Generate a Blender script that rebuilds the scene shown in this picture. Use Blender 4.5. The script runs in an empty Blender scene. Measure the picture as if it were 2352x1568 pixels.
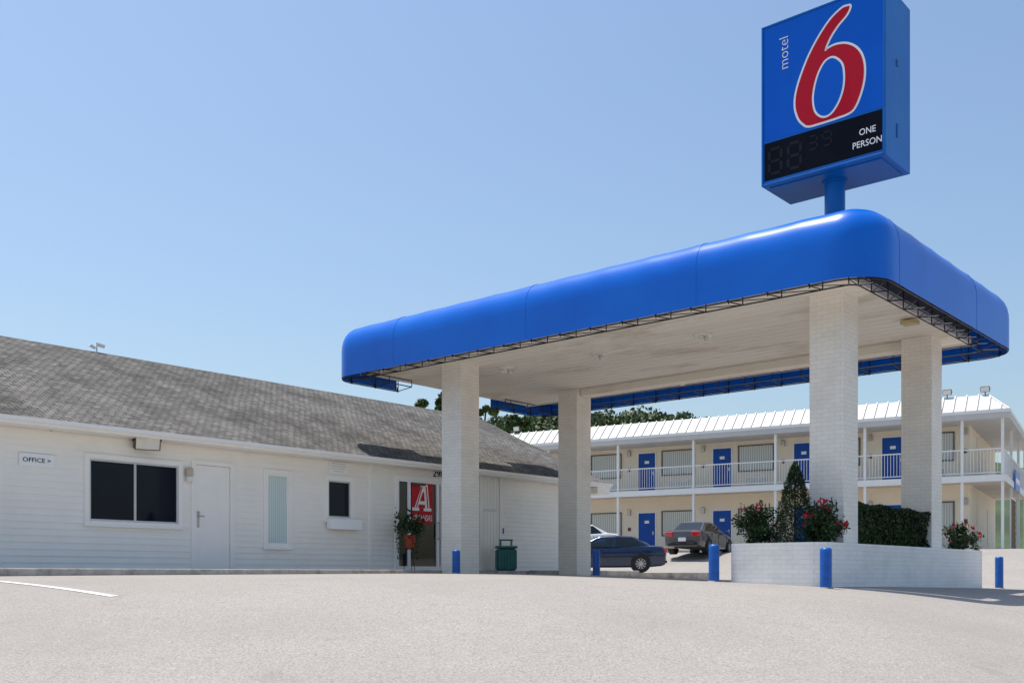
import bpy, bmesh, math, random
from mathutils import Vector, Matrix, Euler
random.seed(7)
C = bpy.context.scene.collection
F=2327.0; CX=1176.0; HY=1317.0
UX,UY=.656,.7545           # direction of the office front (to the right, away)
LX,LY=-.7545,.656          # direction of the canopy's long side (to the left, away)
A_U=math.atan2(UY,UX); A_N=math.atan2(-.656,.7545)
P0=Vector((-5.95,20.1,0))  # a point on the office front
C1=Vector((-1.17,23.0,0))
MA=Vector((6.93,52.0,0)); A_M=math.atan2(-.5106,.8596)

# ------------------------------------------------------------------ materials
def nt(name):
    m=bpy.data.materials.new(name); m.use_nodes=True
    n=m.node_tree; b=n.nodes['Principled BSDF']; return m,n,b
def N(n,t,**k):
    x=n.nodes.new(t)
    for a,v in k.items():
        if a in x.inputs.keys(): x.inputs[a].default_value=v
        else: setattr(x,a,v)
    return x
def mixc(n,fac,a,b,mode='MIX'):
    x=n.nodes.new('ShaderNodeMix'); x.data_type='RGBA'; x.blend_type=mode
    for i,v in ((0,fac),(6,a),(7,b)):
        if isinstance(v,bpy.types.NodeSocket): n.links.new(v,x.inputs[i])
        else: x.inputs[i].default_value=v if i==0 else (*v,1)
    return x.outputs[2]
def ramp(n,src,stops):
    r=n.nodes.new('ShaderNodeValToRGB'); el=r.color_ramp.elements
    while len(el)<len(stops): el.new(.5)
    for e,(p,c) in zip(el,stops):
        e.position=p; e.color=(c,c,c,1) if not hasattr(c,'__len__') else (*c,1)
    n.links.new(src,r.inputs[0]); return r.outputs[0]
def noise(n,scale,detail=4,vec=None,rough=.55):
    t=N(n,'ShaderNodeTexNoise'); t.inputs['Scale'].default_value=scale; t.inputs['Detail'].default_value=detail; t.inputs['Roughness'].default_value=rough
    if vec is None:
        c=n.nodes.new('ShaderNodeTexCoord'); vec=c.outputs['Object']
    n.links.new(vec,t.inputs['Vector']); return t.outputs[0]
def bump(n,b,h,strength=.3,dist=.01):
    x=N(n,'ShaderNodeBump'); x.inputs['Strength'].default_value=strength; x.inputs['Distance'].default_value=dist
    n.links.new(h,x.inputs['Height']); n.links.new(x.outputs[0],b.inputs['Normal'])
def sc(c,k): return tuple(min(1,v*k) for v in c)
def mat(name,c,rough=.6,metal=0,var=.12,scale=3,bmp=0,bs=60,dirt=None,coat=0,spec=.5):
    m,n,b=nt(name)
    f=ramp(n,noise(n,scale),[(.3,0),(.7,1)])
    col=mixc(n,f,sc(c,1-var),sc(c,1+var*.6))
    if dirt:
        d=ramp(n,noise(n,scale*.35,6,rough=.7),[(.5,0),(.72,dirt[1])])
        col=mixc(n,d,col,dirt[0])
    n.links.new(col,b.inputs['Base Color'])
    b.inputs['Roughness'].default_value=rough; b.inputs['Metallic'].default_value=metal
    b.inputs['Coat Weight'].default_value=coat; b.inputs['Specular IOR Level'].default_value=spec
    if bmp: bump(n,b,noise(n,bs,3),bmp,.01)
    return m
def brickmat(name,c,grime=(.50,.45,.38),streak=.35):
    m,n,b=nt(name)
    tc=n.nodes.new('ShaderNodeTexCoord'); s=n.nodes.new('ShaderNodeSeparateXYZ'); n.links.new(tc.outputs['Object'],s.inputs[0])
    a=N(n,'ShaderNodeMath',operation='ADD'); n.links.new(s.outputs[0],a.inputs[0]); n.links.new(s.outputs[1],a.inputs[1])
    cb=n.nodes.new('ShaderNodeCombineXYZ'); n.links.new(a.outputs[0],cb.inputs[0]); n.links.new(s.outputs[2],cb.inputs[1])
    br=n.nodes.new('ShaderNodeTexBrick'); n.links.new(cb.outputs[0],br.inputs['Vector'])
    for k,v in (('Scale',1),('Mortar Size',.006),('Mortar Smooth',.5),('Brick Width',.21),('Row Height',.075)): br.inputs[k].default_value=v
    br.inputs['Color1'].default_value=(*sc(c,1.02),1); br.inputs['Color2'].default_value=(*sc(c,.965),1); br.inputs['Mortar'].default_value=(*sc(c,.85),1)
    g=ramp(n,noise(n,1.3,6,rough=.7),[(.48,0),(.85,streak)])
    col=mixc(n,g,br.outputs['Color'],grime)
    n.links.new(col,b.inputs['Base Color']); b.inputs['Roughness'].default_value=.7
    inv=N(n,'ShaderNodeMath',operation='SUBTRACT'); inv.inputs[0].default_value=1; n.links.new(br.outputs['Fac'],inv.inputs[1])
    ad=N(n,'ShaderNodeMath',operation='MULTIPLY_ADD'); n.links.new(noise(n,35,3),ad.inputs[0]); ad.inputs[1].default_value=.5; n.links.new(inv.outputs[0],ad.inputs[2])
    bump(n,b,ad.outputs[0],.38,.006)
    return m
def shingle():
    m,n,b=nt('shingle')
    tc=n.nodes.new('ShaderNodeTexCoord'); s=n.nodes.new('ShaderNodeSeparateXYZ'); n.links.new(tc.outputs['Object'],s.inputs[0])
    mu=N(n,'ShaderNodeMath',operation='MULTIPLY'); mu.inputs[1].default_value=2.34; n.links.new(s.outputs[2],mu.inputs[0])
    cb=n.nodes.new('ShaderNodeCombineXYZ'); n.links.new(s.outputs[0],cb.inputs[0]); n.links.new(mu.outputs[0],cb.inputs[1])
    br=n.nodes.new('ShaderNodeTexBrick'); n.links.new(cb.outputs[0],br.inputs['Vector'])
    for k,v in (('Scale',1),('Mortar Size',.009),('Mortar Smooth',.05),('Brick Width',.17),('Row Height',.125),('Bias',.0)): br.inputs[k].default_value=v
    br.inputs['Color1'].default_value=(.235,.222,.203,1); br.inputs['Color2'].default_value=(.14,.133,.122,1); br.inputs['Mortar'].default_value=(.035,.034,.032,1)
    mp=n.nodes.new('ShaderNodeMapping'); mp.inputs['Scale'].default_value=(.9,.25,1.6); mp.inputs['Location'].default_value=(.4,.2,0); mp.inputs['Rotation'].default_value=(0,.35,0); n.links.new(tc.outputs['Object'],mp.inputs[0])
    st=ramp(n,noise(n,.8,8,mp.outputs[0],.78),[(.44,0),(.64,.8)])
    col=mixc(n,st,br.outputs['Color'],(.050,.047,.043))
    sp=ramp(n,noise(n,30,3),[(.35,.25),(.7,.8)])
    col=mixc(n,.6,col,sp,'OVERLAY')
    n.links.new(col,b.inputs['Base Color']); b.inputs['Roughness'].default_value=.95; b.inputs['Specular IOR Level'].default_value=.15
    inv=N(n,'ShaderNodeMath',operation='SUBTRACT'); inv.inputs[0].default_value=1; n.links.new(br.outputs['Fac'],inv.inputs[1])
    bump(n,b,inv.outputs[0],.8,.012)
    return m
def asphalt():
    m,n,b=nt('worn_pavement')
    fine=noise(n,48,5,rough=.85); mid=noise(n,5,6,rough=.75); big=noise(n,.28,5,rough=.6)
    c=mixc(n,ramp(n,fine,[(.36,0),(.64,1)]),(.155,.143,.130),(.51,.472,.43))
    c=mixc(n,ramp(n,mid,[(.35,0),(.7,.35)]),c,(.40,.368,.335))
    c=mixc(n,ramp(n,big,[(.42,0),(.72,.45)]),c,(.25,.232,.212))
    spots=ramp(n,noise(n,.9,3,rough=.5),[(.66,0),(.74,.3)])
    c=mixc(n,spots,c,(.17,.16,.15))
    vo=n.nodes.new('ShaderNodeTexVoronoi'); vo.feature='DISTANCE_TO_EDGE'; vo.inputs['Scale'].default_value=.16
    tc=n.nodes.new('ShaderNodeTexCoord')
    nz=n.nodes.new('ShaderNodeTexNoise'); nz.inputs['Scale'].default_value=1.2; nz.inputs['Detail'].default_value=5; n.links.new(tc.outputs['Object'],nz.inputs['Vector'])
    va=n.nodes.new('ShaderNodeVectorMath'); va.operation='ADD'; n.links.new(tc.outputs['Object'],va.inputs[0]); n.links.new(nz.outputs['Color'],va.inputs[1]); n.links.new(va.outputs[0],vo.inputs['Vector'])
    cr=ramp(n,vo.outputs['Distance'],[(.0,.3),(.003,0)])
    msk=ramp(n,noise(n,.35,3),[(.55,0),(.64,1)])
    mm=N(n,'ShaderNodeMath',operation='MULTIPLY'); n.links.new(cr,mm.inputs[0]); n.links.new(msk,mm.inputs[1])
    c=mixc(n,mm.outputs[0],c,(.10,.09,.08))
    n.links.new(c,b.inputs['Base Color']); b.inputs['Roughness'].default_value=.9; b.inputs['Specular IOR Level'].default_value=.2
    bump(n,b,fine,.5,.006)
    return m
def soffitmat():
    m,n,b=nt('stained_soffit_boards')
    tc=n.nodes.new('ShaderNodeTexCoord'); mp=n.nodes.new('ShaderNodeMapping'); mp.inputs['Scale'].default_value=(1.2,.6,1); n.links.new(tc.outputs['Object'],mp.inputs[0])
    f=ramp(n,noise(n,.9,7,mp.outputs[0],.65),[(.52,0),(.72,.6)])
    g=n.nodes.new('ShaderNodeNewGeometry')
    base=mixc(n,g.outputs['Random Per Island'],(.91,.83,.72),(.97,.905,.80))
    c=mixc(n,f,base,(.50,.40,.28))
    n.links.new(c,b.inputs['Base Color']); b.inputs['Roughness'].default_value=.7
    return m
def leafmat(name,a,b_,rough=.55):
    m,n,b=nt(name)
    g=n.nodes.new('ShaderNodeNewGeometry')
    c=mixc(n,g.outputs['Random Per Island'],a,b_)
    big=ramp(n,noise(n,1.3,3),[(.35,.55),(.65,1.25)])
    c=mixc(n,1.0,c,big,'MULTIPLY')
    n.links.new(c,b.inputs['Base Color']); b.inputs['Roughness'].default_value=rough; b.inputs['Specular IOR Level'].default_value=.3
    return m
def blindmat(name,c,pitch,k=.6):
    m,n,b=nt(name)
    tc=n.nodes.new('ShaderNodeTexCoord'); w=n.nodes.new('ShaderNodeTexWave'); w.bands_direction='X'
    w.inputs['Scale'].default_value=1/(pitch*3.2); w.inputs['Distortion'].default_value=.6; n.links.new(tc.outputs['Object'],w.inputs['Vector'])
    col=mixc(n,w.outputs['Fac'],sc(c,k),c)
    n.links.new(col,b.inputs['Base Color']); b.inputs['Roughness'].default_value=.25; b.inputs['Coat Weight'].default_value=.6; b.inputs['Coat Roughness'].default_value=.03
    return m
def fabric():
    m,n,b=nt('blue_awning_vinyl')
    f=ramp(n,noise(n,.8,4),[(.3,0),(.7,1)])
    c=mixc(n,f,(0,.125,.62),(0,.155,.70))
    n.links.new(c,b.inputs['Base Color']); b.inputs['Roughness'].default_value=.28; b.inputs['Specular IOR Level'].default_value=.35
    bump(n,b,noise(n,1.6,2),.06,.02)
    return m
M_siding=mat('white_siding_paint',(.955,.915,.85),.5,var=.03,scale=2,dirt=((.74,.68,.58),.22))
M_trim=mat('white_trim_paint',(.96,.925,.87),.45,var=.02,scale=4,dirt=((.76,.70,.61),.18))
M_brick=brickmat('painted_brick',(.955,.895,.80))
M_brick2=brickmat('painted_planter_brick',(.955,.925,.875),(.5,.46,.40),.45)
M_shingle=shingle()
M_road=asphalt()
M_conc=mat('kerb_concrete',(.50,.46,.41),.9,var=.25,scale=6,bmp=.4,bs=80,dirt=((.10,.09,.08),.85))
M_soffit=soffitmat()
M_awn=fabric()
M_seam=mat('awning_seam_blue',(0,.115,.58),.35,spec=.3)
M_black=mat('black_steel',(.015,.015,.017),.5,var=.3,scale=10)
M_dark=mat('dark_void',(.01,.01,.012),.6)
M_glass=mat('dark_window_glass',(.003,.006,.018),.05,var=.3,scale=1.2,spec=.22)
M_doorglass=mat('door_glass',(.012,.014,.013),.04,var=.8,scale=2.5,spec=.5)
M_alu=mat('window_frame_metal',(.62,.62,.61),.4,metal=.4,var=.08)
M_metal=mat('satin_metal',(.5,.49,.46),.35,metal=.9)
M_blind=blindmat('pale_blinds',(.66,.78,.76),.05,.8)
M_curt=blindmat('vertical_blinds',(.68,.70,.65),.11,.6)
M_signblue=mat('sign_blue',(0,.14,.52),.35,var=.12,scale=1.5,dirt=((.02,.28,.60),.35),spec=.3)
M_signface=mat('sign_face_blue',(0,.12,.64),.3,var=.05,scale=1,spec=.2)
M_red=mat('sign_red',(.56,.003,.022),.45,var=.04,spec=.2)
M_white=mat('lettering_white',(.92,.92,.92),.4,var=.02)
M_panel=mat('price_panel_black',(.002,.003,.010),.45,var=.2,spec=.12)
M_led=mat('unlit_digit_segments',(.020,.020,.026),.5,spec=.1)
M_boll=mat('bollard_blue',(.004,.11,.48),.38,var=.25,scale=8,dirt=((.06,.18,.36),.5))
M_mwall=mat('cream_stucco',(.88,.78,.62),.8,var=.05,scale=1,bmp=.2,bs=90)
M_mdoor=mat('blue_door_paint',(.004,.075,.38),.4,var=.12,spec=.3)
M_roofm=mat('white_roof_metal',(.60,.585,.56),.5,var=.06,scale=1.5,dirt=((.46,.44,.40),.3))
M_rib=mat('roof_seam_metal',(.80,.79,.77),.5,var=.05)
M_ribshade=mat('rib_shade_colour',(.38,.37,.35),.6,var=.05)  # darker tone that paints the shade beside the roof ribs
M_rail=mat('white_rail_paint',(.88,.87,.84),.45,var=.05)
M_deck=mat('deck_concrete',(.74,.66,.56),.8,var=.1)
M_soil=mat('planter_soil',(.07,.05,.035),.95,var=.5,scale=9,bmp=.8,bs=30)
M_bark=mat('bark',(.10,.075,.055),.9,var=.35,scale=8,bmp=.6,bs=30)
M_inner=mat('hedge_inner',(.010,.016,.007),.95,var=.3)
M_leafA=leafmat('tree_leaves',(.035,.075,.018),(.10,.15,.035))
M_leafB=leafmat('shrub_leaves',(.014,.042,.013),(.055,.10,.03))
M_leafC=leafmat('conifer_needles',(.012,.038,.014),(.045,.085,.028))
M_hedge=leafmat('hedge_leaves',(.014,.036,.012),(.055,.09,.022))
M_forest=leafmat('forest_leaves',(.06,.10,.04),(.17,.20,.09))
M_rose=leafmat('rose_petals',(.45,.006,.03),(.75,.03,.09))
M_pot=mat('terracotta_red',(.50,.045,.02),.5)
M_teal=mat('teal_plastic',(.006,.14,.13),.4,var=.2,scale=8)
M_tyre=mat('tyre_rubber',(.015,.015,.015),.8)
M_rim=mat('alloy_rim',(.6,.6,.62),.25,metal=.9)
M_cglass=mat('car_glass',(.01,.014,.016),.04,spec=.6)
M_tail=mat('tail_light_red',(.60,.01,.01),.15,coat=1)
M_head=mat('head_light_clear',(.6,.62,.65),.1,coat=1)
M_lens=mat('lamp_lens',(.80,.78,.72),.2)
M_bronze=mat('bronze_lamp_housing',(.09,.07,.05),.5)
M_hill=mat('hill_ground',(.05,.08,.03),.95,var=.4,scale=.05)
M_paint=mat('road_paint',(.82,.81,.78),.8,var=.2,scale=12,dirt=((.48,.44,.40),.6))
M_bred=mat('banner_red',(.55,.008,.018),.7,var=.12)
M_maroon=mat('maroon_plate',(.14,.04,.04),.5)

# ------------------------------------------------------------------ mesh helpers
class MB:
    def __init__(s): s.v=[]; s.f=[]
    def add(s,vs,fs):
        k=len(s.v); s.v+= [tuple(v) for v in vs]; s.f+=[tuple(i+k for i in f) for f in fs]; return s
    def box(s,x0,x1,y0,y1,z0,z1):
        return s.add([(x0,y0,z0),(x1,y0,z0),(x1,y1,z0),(x0,y1,z0),(x0,y0,z1),(x1,y0,z1),(x1,y1,z1),(x0,y1,z1)],
            [(0,3,2,1),(4,5,6,7),(0,1,5,4),(1,2,6,5),(2,3,7,6),(3,0,4,7)])
    def obox(s,c,d,e=(0,0,0)):
        R=Euler(e).to_matrix(); c=Vector(c); h=[x/2 for x in d]
        vs=[c+R@Vector((sx*h[0],sy*h[1],sz*h[2])) for sz in(-1,1) for sx,sy in((-1,-1),(1,-1),(1,1),(-1,1))]
        return s.add(vs,[(0,3,2,1),(4,5,6,7),(0,1,5,4),(1,2,6,5),(2,3,7,6),(3,0,4,7)])
    def cyl(s,p,q,r0,r1=None,n=10,cap=True):
        r1=r0 if r1 is None else r1; p=Vector(p); q=Vector(q); d=(q-p).normalized()
        a=d.orthogonal().normalized(); b=d.cross(a); vs=[]
        for c,r in((p,r0),(q,r1)):
            for i in range(n):
                t=2*math.pi*i/n; vs.append(c+a*(r*math.cos(t))+b*(r*math.sin(t)))
        fs=[(i,(i+1)%n,n+(i+1)%n,n+i) for i in range(n)]
        if cap: fs+=[tuple(range(n-1,-1,-1)),tuple(range(n,2*n))]
        return s.add(vs,fs)
    def tube(s,pts,r,n=6):
        for a,b in zip(pts,pts[1:]): s.cyl(a,b,r,n=n)
        return s
    def lathe(s,prof,c=(0,0,0),n=20):
        vs=[];m=len(prof)
        for i in range(n):
            t=2*math.pi*i/n
            for r,z in prof: vs.append((c[0]+r*math.cos(t),c[1]+r*math.sin(t),c[2]+z))
        fs=[(i*m+j,((i+1)%n)*m+j,((i+1)%n)*m+j+1,i*m+j+1) for i in range(n) for j in range(m-1)]
        return s.add(vs,fs)
    def quad(s,a,b,c,d): return s.add([a,b,c,d],[(0,1,2,3)])
    def polyxz(s,pts,y,th=.004):
        n=len(pts)
        vs=[(x,y,z) for x,z in pts]+[(x,y+th,z) for x,z in pts]
        return s.add(vs,[tuple(range(n)),tuple(range(2*n-1,n-1,-1))]+[(i,(i+1)%n,n+(i+1)%n,n+i) for i in range(n)])
    def leaf(s,c,size,asp=.6):
        d=Vector((random.gauss(0,1),random.gauss(0,1),random.gauss(0,1))).normalized()
        a=d.orthogonal().normalized(); b=d.cross(a)
        t=random.random()*6.28; a2=(a*math.cos(t)+b*math.sin(t))*size; b2=(b*math.cos(t)-a*math.sin(t))*size*asp
        c=Vector(c); s.add([c-a2,c-b2,c+a2,c+b2],[(0,1,2,3)])
    def build(s,name,m,parent=None,smooth=None,bevel=0,recalc=True,loc=None,rot=None):
        me=bpy.data.meshes.new(name); me.from_pydata(s.v,[],s.f)
        if recalc:
            bm=bmesh.new(); bm.from_mesh(me); bmesh.ops.recalc_face_normals(bm,faces=bm.faces); bm.to_mesh(me); bm.free()
        if smooth is not None:
            me.polygons.foreach_set('use_smooth',[True]*len(me.polygons)); me.set_sharp_from_angle(angle=math.radians(smooth))
        me.materials.append(m); me.update()
        o=bpy.data.objects.new(name,me); C.objects.link(o)
        if parent: o.parent=parent
        if loc: o.location=loc
        if rot: o.rotation_euler=rot
        if bevel:
            md=o.modifiers.new('b','BEVEL'); md.width=bevel; md.segments=2; md.limit_method='ANGLE'; md.angle_limit=math.radians(40)
        return o
def tag(o,label,cat,group=None,kind=None):
    o['label']=label; o['category']=cat
    if group:o['group']=group
    if kind:o['kind']=kind
    return o
def thing(name,label,cat,loc=(0,0,0),rz=0,group=None):
    o=bpy.data.objects.new(name,None); C.objects.link(o); o.location=loc; o.rotation_euler=(0,0,rz); o.empty_display_size=.2
    return tag(o,label,cat,group)
def text(body,x0,x1,z0,z1,y,m,parent,name='lettering',rot=0,th=.003,bold=0,shear=0):
    cu=bpy.data.curves.new('t','FONT'); cu.body=body; cu.extrude=th/2; cu.offset=bold; cu.resolution_u=3; cu.shear=shear
    o=bpy.data.objects.new('t',cu); C.objects.link(o); bpy.context.view_layer.update()
    me=bpy.data.meshes.new_from_object(o.evaluated_get(bpy.context.evaluated_depsgraph_get()))
    bpy.data.objects.remove(o)
    vs=[v.co.copy() for v in me.vertices]
    if rot: vs=[Vector((-v.y,v.x,v.z)) for v in vs]
    ax=min(v.x for v in vs);bx=max(v.x for v in vs);ay=min(v.y for v in vs);by=max(v.y for v in vs)
    for v,mv in zip(vs,me.vertices):
        mv.co=(x0+(v.x-ax)/(bx-ax)*(x1-x0), y-v.z, z0+(v.y-ay)/(by-ay)*(z1-z0))
    me.materials.clear(); me.materials.append(m)
    ob=bpy.data.objects.new(name,me); C.objects.link(ob)
    if parent: ob.parent=parent
    return ob
def plane_hit(px,py,p,nrm):
    d=Vector(((px-CX)/F,1,(HY-py)/F)); return d*(Vector(p).dot(Vector(nrm))/d.dot(Vector(nrm)))
NV=Vector((.7545,-.656,0))
def fs(px):
    h=plane_hit(px,HY,P0,NV); return (h-P0).dot(Vector((UX,UY,0)))
def fz(px,py): return plane_hit(px,py,P0,NV).z
def W(s,d,z=0):
    return P0+Vector((UX,UY,0))*s+NV*d+Vector((0,0,z))

# ------------------------------------------------------------------ ground
def interp(t,tab):
    if t<=tab[0][0]: return tab[0][1]
    for (a,va),(b,vb) in zip(tab,tab[1:]):
        if t<=b:
            k=(t-a)/(b-a); return va+(vb-va)*k
    return tab[-1][1]
HT=[(-60,-5.5),(0,-1.58),(4,-1.13),(7,-.77),(9,-.515),(10.5,-.325),(11.5,-.215),(12.5,-.125),(13.5,-.07),(15,-.04),(17,-.025),(20,-.005),(22,.01),(30,.02),(2000,.02)]
def sp_(t): return math.log1p(math.exp(min(30,t*1.6)))/1.6
def G(x,y):
    h=sum(interp(y+k*.5,HT) for k in(-3,-2,-1,0,1,2,3))/7
    h-=.031*min(sp_(x),13)
    e=sp_(x-4)*sp_(16-y)*.035
    h-=.5*math.tanh(e/.5)
    dm=-((x-MA.x)*.5106+(y-MA.y)*.8596)
    t=min(1,max(0,(13-dm)/10)); t=t*t*(3-2*t)
    return h*(1-t)+t*1.0
def rng(a,b,s):
    r=[];x=a
    while x<b-1e-6: r.append(x); x+=s
    return r
xs=[-900,-500,-250,-120,-70,-45]+rng(-30,30,.5)+rng(30,50,2)+[50,70,120,250,500,900]
ys=[-60,-30,-15,-6]+rng(0,60,.5)+[60,64,70,90,150,300,600,1200]
g=MB()
for y in ys:
    for x in xs: g.v.append((x,y,G(x,y)))
nx=len(xs)
for j in range(len(ys)-1):
    for i in range(nx-1): g.f.append((j*nx+i,j*nx+i+1,(j+1)*nx+i+1,(j+1)*nx+i))
gr=g.build('ground',M_road,smooth=60); gr['kind']='structure'
pm=MB(); a=Vector((-8.2,14.53,0)); b=Vector((-4.42,11.25,0)); d=(b-a); n_=24; wv=Vector((d.y,-d.x,0)).normalized()*.05
for i in range(n_+1):
    p=a+d*(i/n_)
    for s in(-1,1):
        q=p+wv*s; pm.v.append((q.x,q.y,G(q.x,q.y)+.006))
for i in range(n_): pm.f.append((2*i,2*i+1,2*i+3,2*i+2))
o=pm.build('parking_line',M_paint); o['kind']='structure'
sw=MB(); sw.box(-9,13,-1.28,-.012,-.25,.075)
o=sw.build('pavement',M_conc,loc=(P0.x,P0.y,0),rot=(0,0,A_U)); o['kind']='structure'
for ka,kb_ in((-9,5.0),(8.2,13)):
    kb=MB(); kb.box(ka,kb_,-1.42,-1.283,-.3,.088)
    o=kb.build('kerb',M_conc,loc=(P0.x,P0.y,0),rot=(0,0,A_U),bevel=.02); o['kind']='structure'
isl=MB(); pts=[]
for i in range(24):
    t=2*math.pi*i/24; pts.append((3.9+1.9*math.cos(t),29.6+.45*math.sin(t)))
n_=24; isl.add([(x,y,-.3) for x,y in pts]+[(x,y,.03) for x,y in pts],[tuple(range(n_,2*n_))]+[(i,(i+1)%n_,n_+(i+1)%n_,n_+i) for i in range(n_)])
o=isl.build('kerb_island',M_conc); o['kind']='structure'

# ------------------------------------------------------------------ office building
off=thing('office_building','long low white clapboard office with grey shingle gable roof, left of the blue canopy','building',(P0.x,P0.y,0),A_U)
S0,S1=-9.0,12.3; ZT=2.60
big=(fs(203),fs(408),fz(203,1195),fz(203,1052))
dr=(fs(447),fs(527),.08,fz(447,1066))
nar=(fs(612),fs(661),fz(612,1250),fz(612,1087))
sm=(fs(752),fs(803),fz(760,1187),fz(760,1103))
ent=(fs(911),fs(911)+2.35,.08,fz(911,1098))
ut=(fs(1104),fs(1146),.08,fz(1120,1087))
ops=[big,dr,nar,sm,ent,ut]
wl=MB()
def siding(mb,x0,x1,z0,z1,ops,p=.118):
    z=z0
    while z<z1-1e-6:
        zt=min(z+p,z1)
        cuts=sorted({z,zt}|{c for o in ops for c in(o[2],o[3]) if z<c<zt})
        for a,b in zip(cuts,cuts[1:]):
            m=(a+b)/2; iv=[(x0,x1)]
            for o in ops:
                if o[2]<m<o[3]:
                    ni=[]
                    for i0,i1 in iv:
                        if o[1]<=i0 or o[0]>=i1: ni.append((i0,i1)); continue
                        if o[0]>i0: ni.append((i0,o[0]))
                        if o[1]<i1: ni.append((o[1],i1))
                    iv=ni
            ya=-(.018-(a-z)/p*.016); yb=-(.018-(b-z)/p*.016)
            for i0,i1 in iv:
                mb.add([(i0,ya,a),(i1,ya,a),(i1,yb,b),(i0,yb,b),(i0,0,a),(i1,0,a)],[(0,1,2,3),(4,5,1,0)])
        z=zt
siding(wl,S0,S1,.075,ZT,ops)
wl.box(S0,S1,.02,.18,0,ZT)
wl.box(S0,S0+.15,.18,9.6,0,ZT); wl.box(S0,S1,9.6,9.75,0,ZT)
wl.box(S1-.15,S1,.18,9.6,0,ZT)
for x in(S0,S1-.15): wl.add([(x,0.02,ZT),(x,9.75,ZT),(x,4.9,4.95),(x+.15,0.02,ZT),(x+.15,9.75,ZT),(x+.15,4.9,4.95)],[(0,1,2),(5,4,3),(0,2,5,3),(1,4,5,2)])
wl.build('wall',M_siding,off,recalc=False)
def frame(mb,o,w,y0=-.04,y1=0,bottom=True):
    x0,x1,z0,z1=o
    mb.box(x0-w,x0,y0,y1,z0-(w if bottom else 0),z1+w); mb.box(x1,x1+w,y0,y1,z0-(w if bottom else 0),z1+w)
    mb.box(x0,x1,y0,y1,z1,z1+w)
    if bottom: mb.box(x0,x1,y0,y1,z0-w,z0)
for x in(fs(850),fs(1149),S1-.05): MB().box(x-.045,x+.045,-.04,0,.075,ZT).build('corner_board',M_trim,off,bevel=.004)
def window(o,glassm,mull=None,tw=.09,fw=.035,name='window'):
    f=MB(); frame(f,o,tw,-.045,.0); w=f.build(name,M_trim,off,bevel=.004)
    x0,x1,z0,z1=o
    g=MB(); 
    g.box(x0,x0+fw,-.022,.018,z0,z1); g.box(x1-fw,x1,-.022,.018,z0,z1); g.box(x0+fw,x1-fw,-.022,.018,z1-fw,z1); g.box(x0+fw,x1-fw,-.022,.018,z0,z0+fw)
    if mull: g.box(mull-.022,mull+.022,-.026,.018,z0+fw,z1-fw)
    g.build('window_frame',M_alu if not glassm==M_blind else M_trim,w)
    MB().box(x0+fw,x1-fw,.0,.017,z0+fw,z1-fw).build('pane',glassm,w)
    MB().box(x0-tw-.02,x1+tw+.02,-.075,-.0455,z0-tw-.01,z0-tw+.03).build('sill',M_trim,w,bevel=.004)
    return w
window(big,M_glass,fs(309))
window(nar,M_blind)
w=window(sm,M_glass,tw=.11,fw=.03)
MB().box(sm[0]-.06,sm[1]+.2,-.2,-.046,sm[2]-.27,sm[2]-.04).build('window_shelf',M_white,off,bevel=.01)
f=MB(); frame(f,dr,.09,-.045,0,False); dd=f.build('door',M_trim,off,bevel=.004)
d=MB(); d.box(dr[0]+.005,dr[1]-.005,-.012,.018,.09,dr[3]-.005); d.build('door_leaf',M_trim,dd,bevel=.004)
h=MB(); zx=fz(456,1185); h.box(dr[0]+.045,dr[0]+.095,-.02,-.012,zx-.22,zx+.08); h.cyl((dr[0]+.07,-.02,zx),(dr[0]+.07,-.06,zx),.012); h.cyl((dr[0]+.06,-.06,zx),(dr[0]+.18,-.06,zx),.011)
h.cyl((dr[0]+.07,-.012,zx+.07),(dr[0]+.07,-.035,zx+.07),.03,n=14); h.build('door_handle',M_metal,dd)
f=MB(); frame(f,ut,.07,-.045,0,False); ud=f.build('door',M_trim,off,bevel=.004)
d=MB(); n_=6; w_=(ut[1]-ut[0])/n_
for i in range(n_): d.box(ut[0]+i*w_+.006,ut[0]+(i+1)*w_-.006,-.012,.0,.09,ut[3]-.005)
d.box(ut[0],ut[1],.0,.018,.09,ut[3]-.005)
d.build('door_leaf',M_trim,ud)
MB().box(ut[0]+.1,ut[1]-.1,-.02,-.013,1.62,1.68).build('door_plate',M_alu,ud)
MB().box(fs(1152),fs(1152)+.035,-.06,-.041,1.05,1.2).build('door_handle',M_boll,ud)
ex0,ex1,ez0,ez1=ent
f=MB(); frame(f,ent,.08,-.055,0,False); en=f.build('entrance',M_trim,off,bevel=.004)
f=MB(); xa=fs(938); xb=fs(1004)
for x,w_ in((ex0+.025,.025),(xa,.045),(xb,.05),(xb+.12,.025),(ex1-.03,.03)): f.box(x-w_,x+w_,-.035,-.0005,ez0+.1,ez1-.06)
f.box(ex0,ex1,-.035,-.0005,ez1-.06,ez1); f.box(ex0,ex1,-.035,-.0005,ez0,ez0+.1)
f.build('door_frame',M_white,en)
MB().box(ex0,ex1,.0,.012,ez0+.05,ez1-.03).build('pane',M_doorglass,en)
f=MB(); f.tube([(xb-.0,-.03,.85),(xb-.0,-.09,.85),(xb-.0,-.09,1.25),(xb-.0,-.03,1.25)],.016); f.build('door_handle',M_metal,en)
f=MB(); f.obox((fs(958),-.06,ez1-.1),(.45,.05,.05)); f.build('door_closer',M_bronze,en,bevel=.01)
def rz(d): return 2.62+(.45+d)*.466
RX0,RX1=-9.5,12.95; r=MB(); RY=4.9; ZR=rz(RY)
nsx=90
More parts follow.
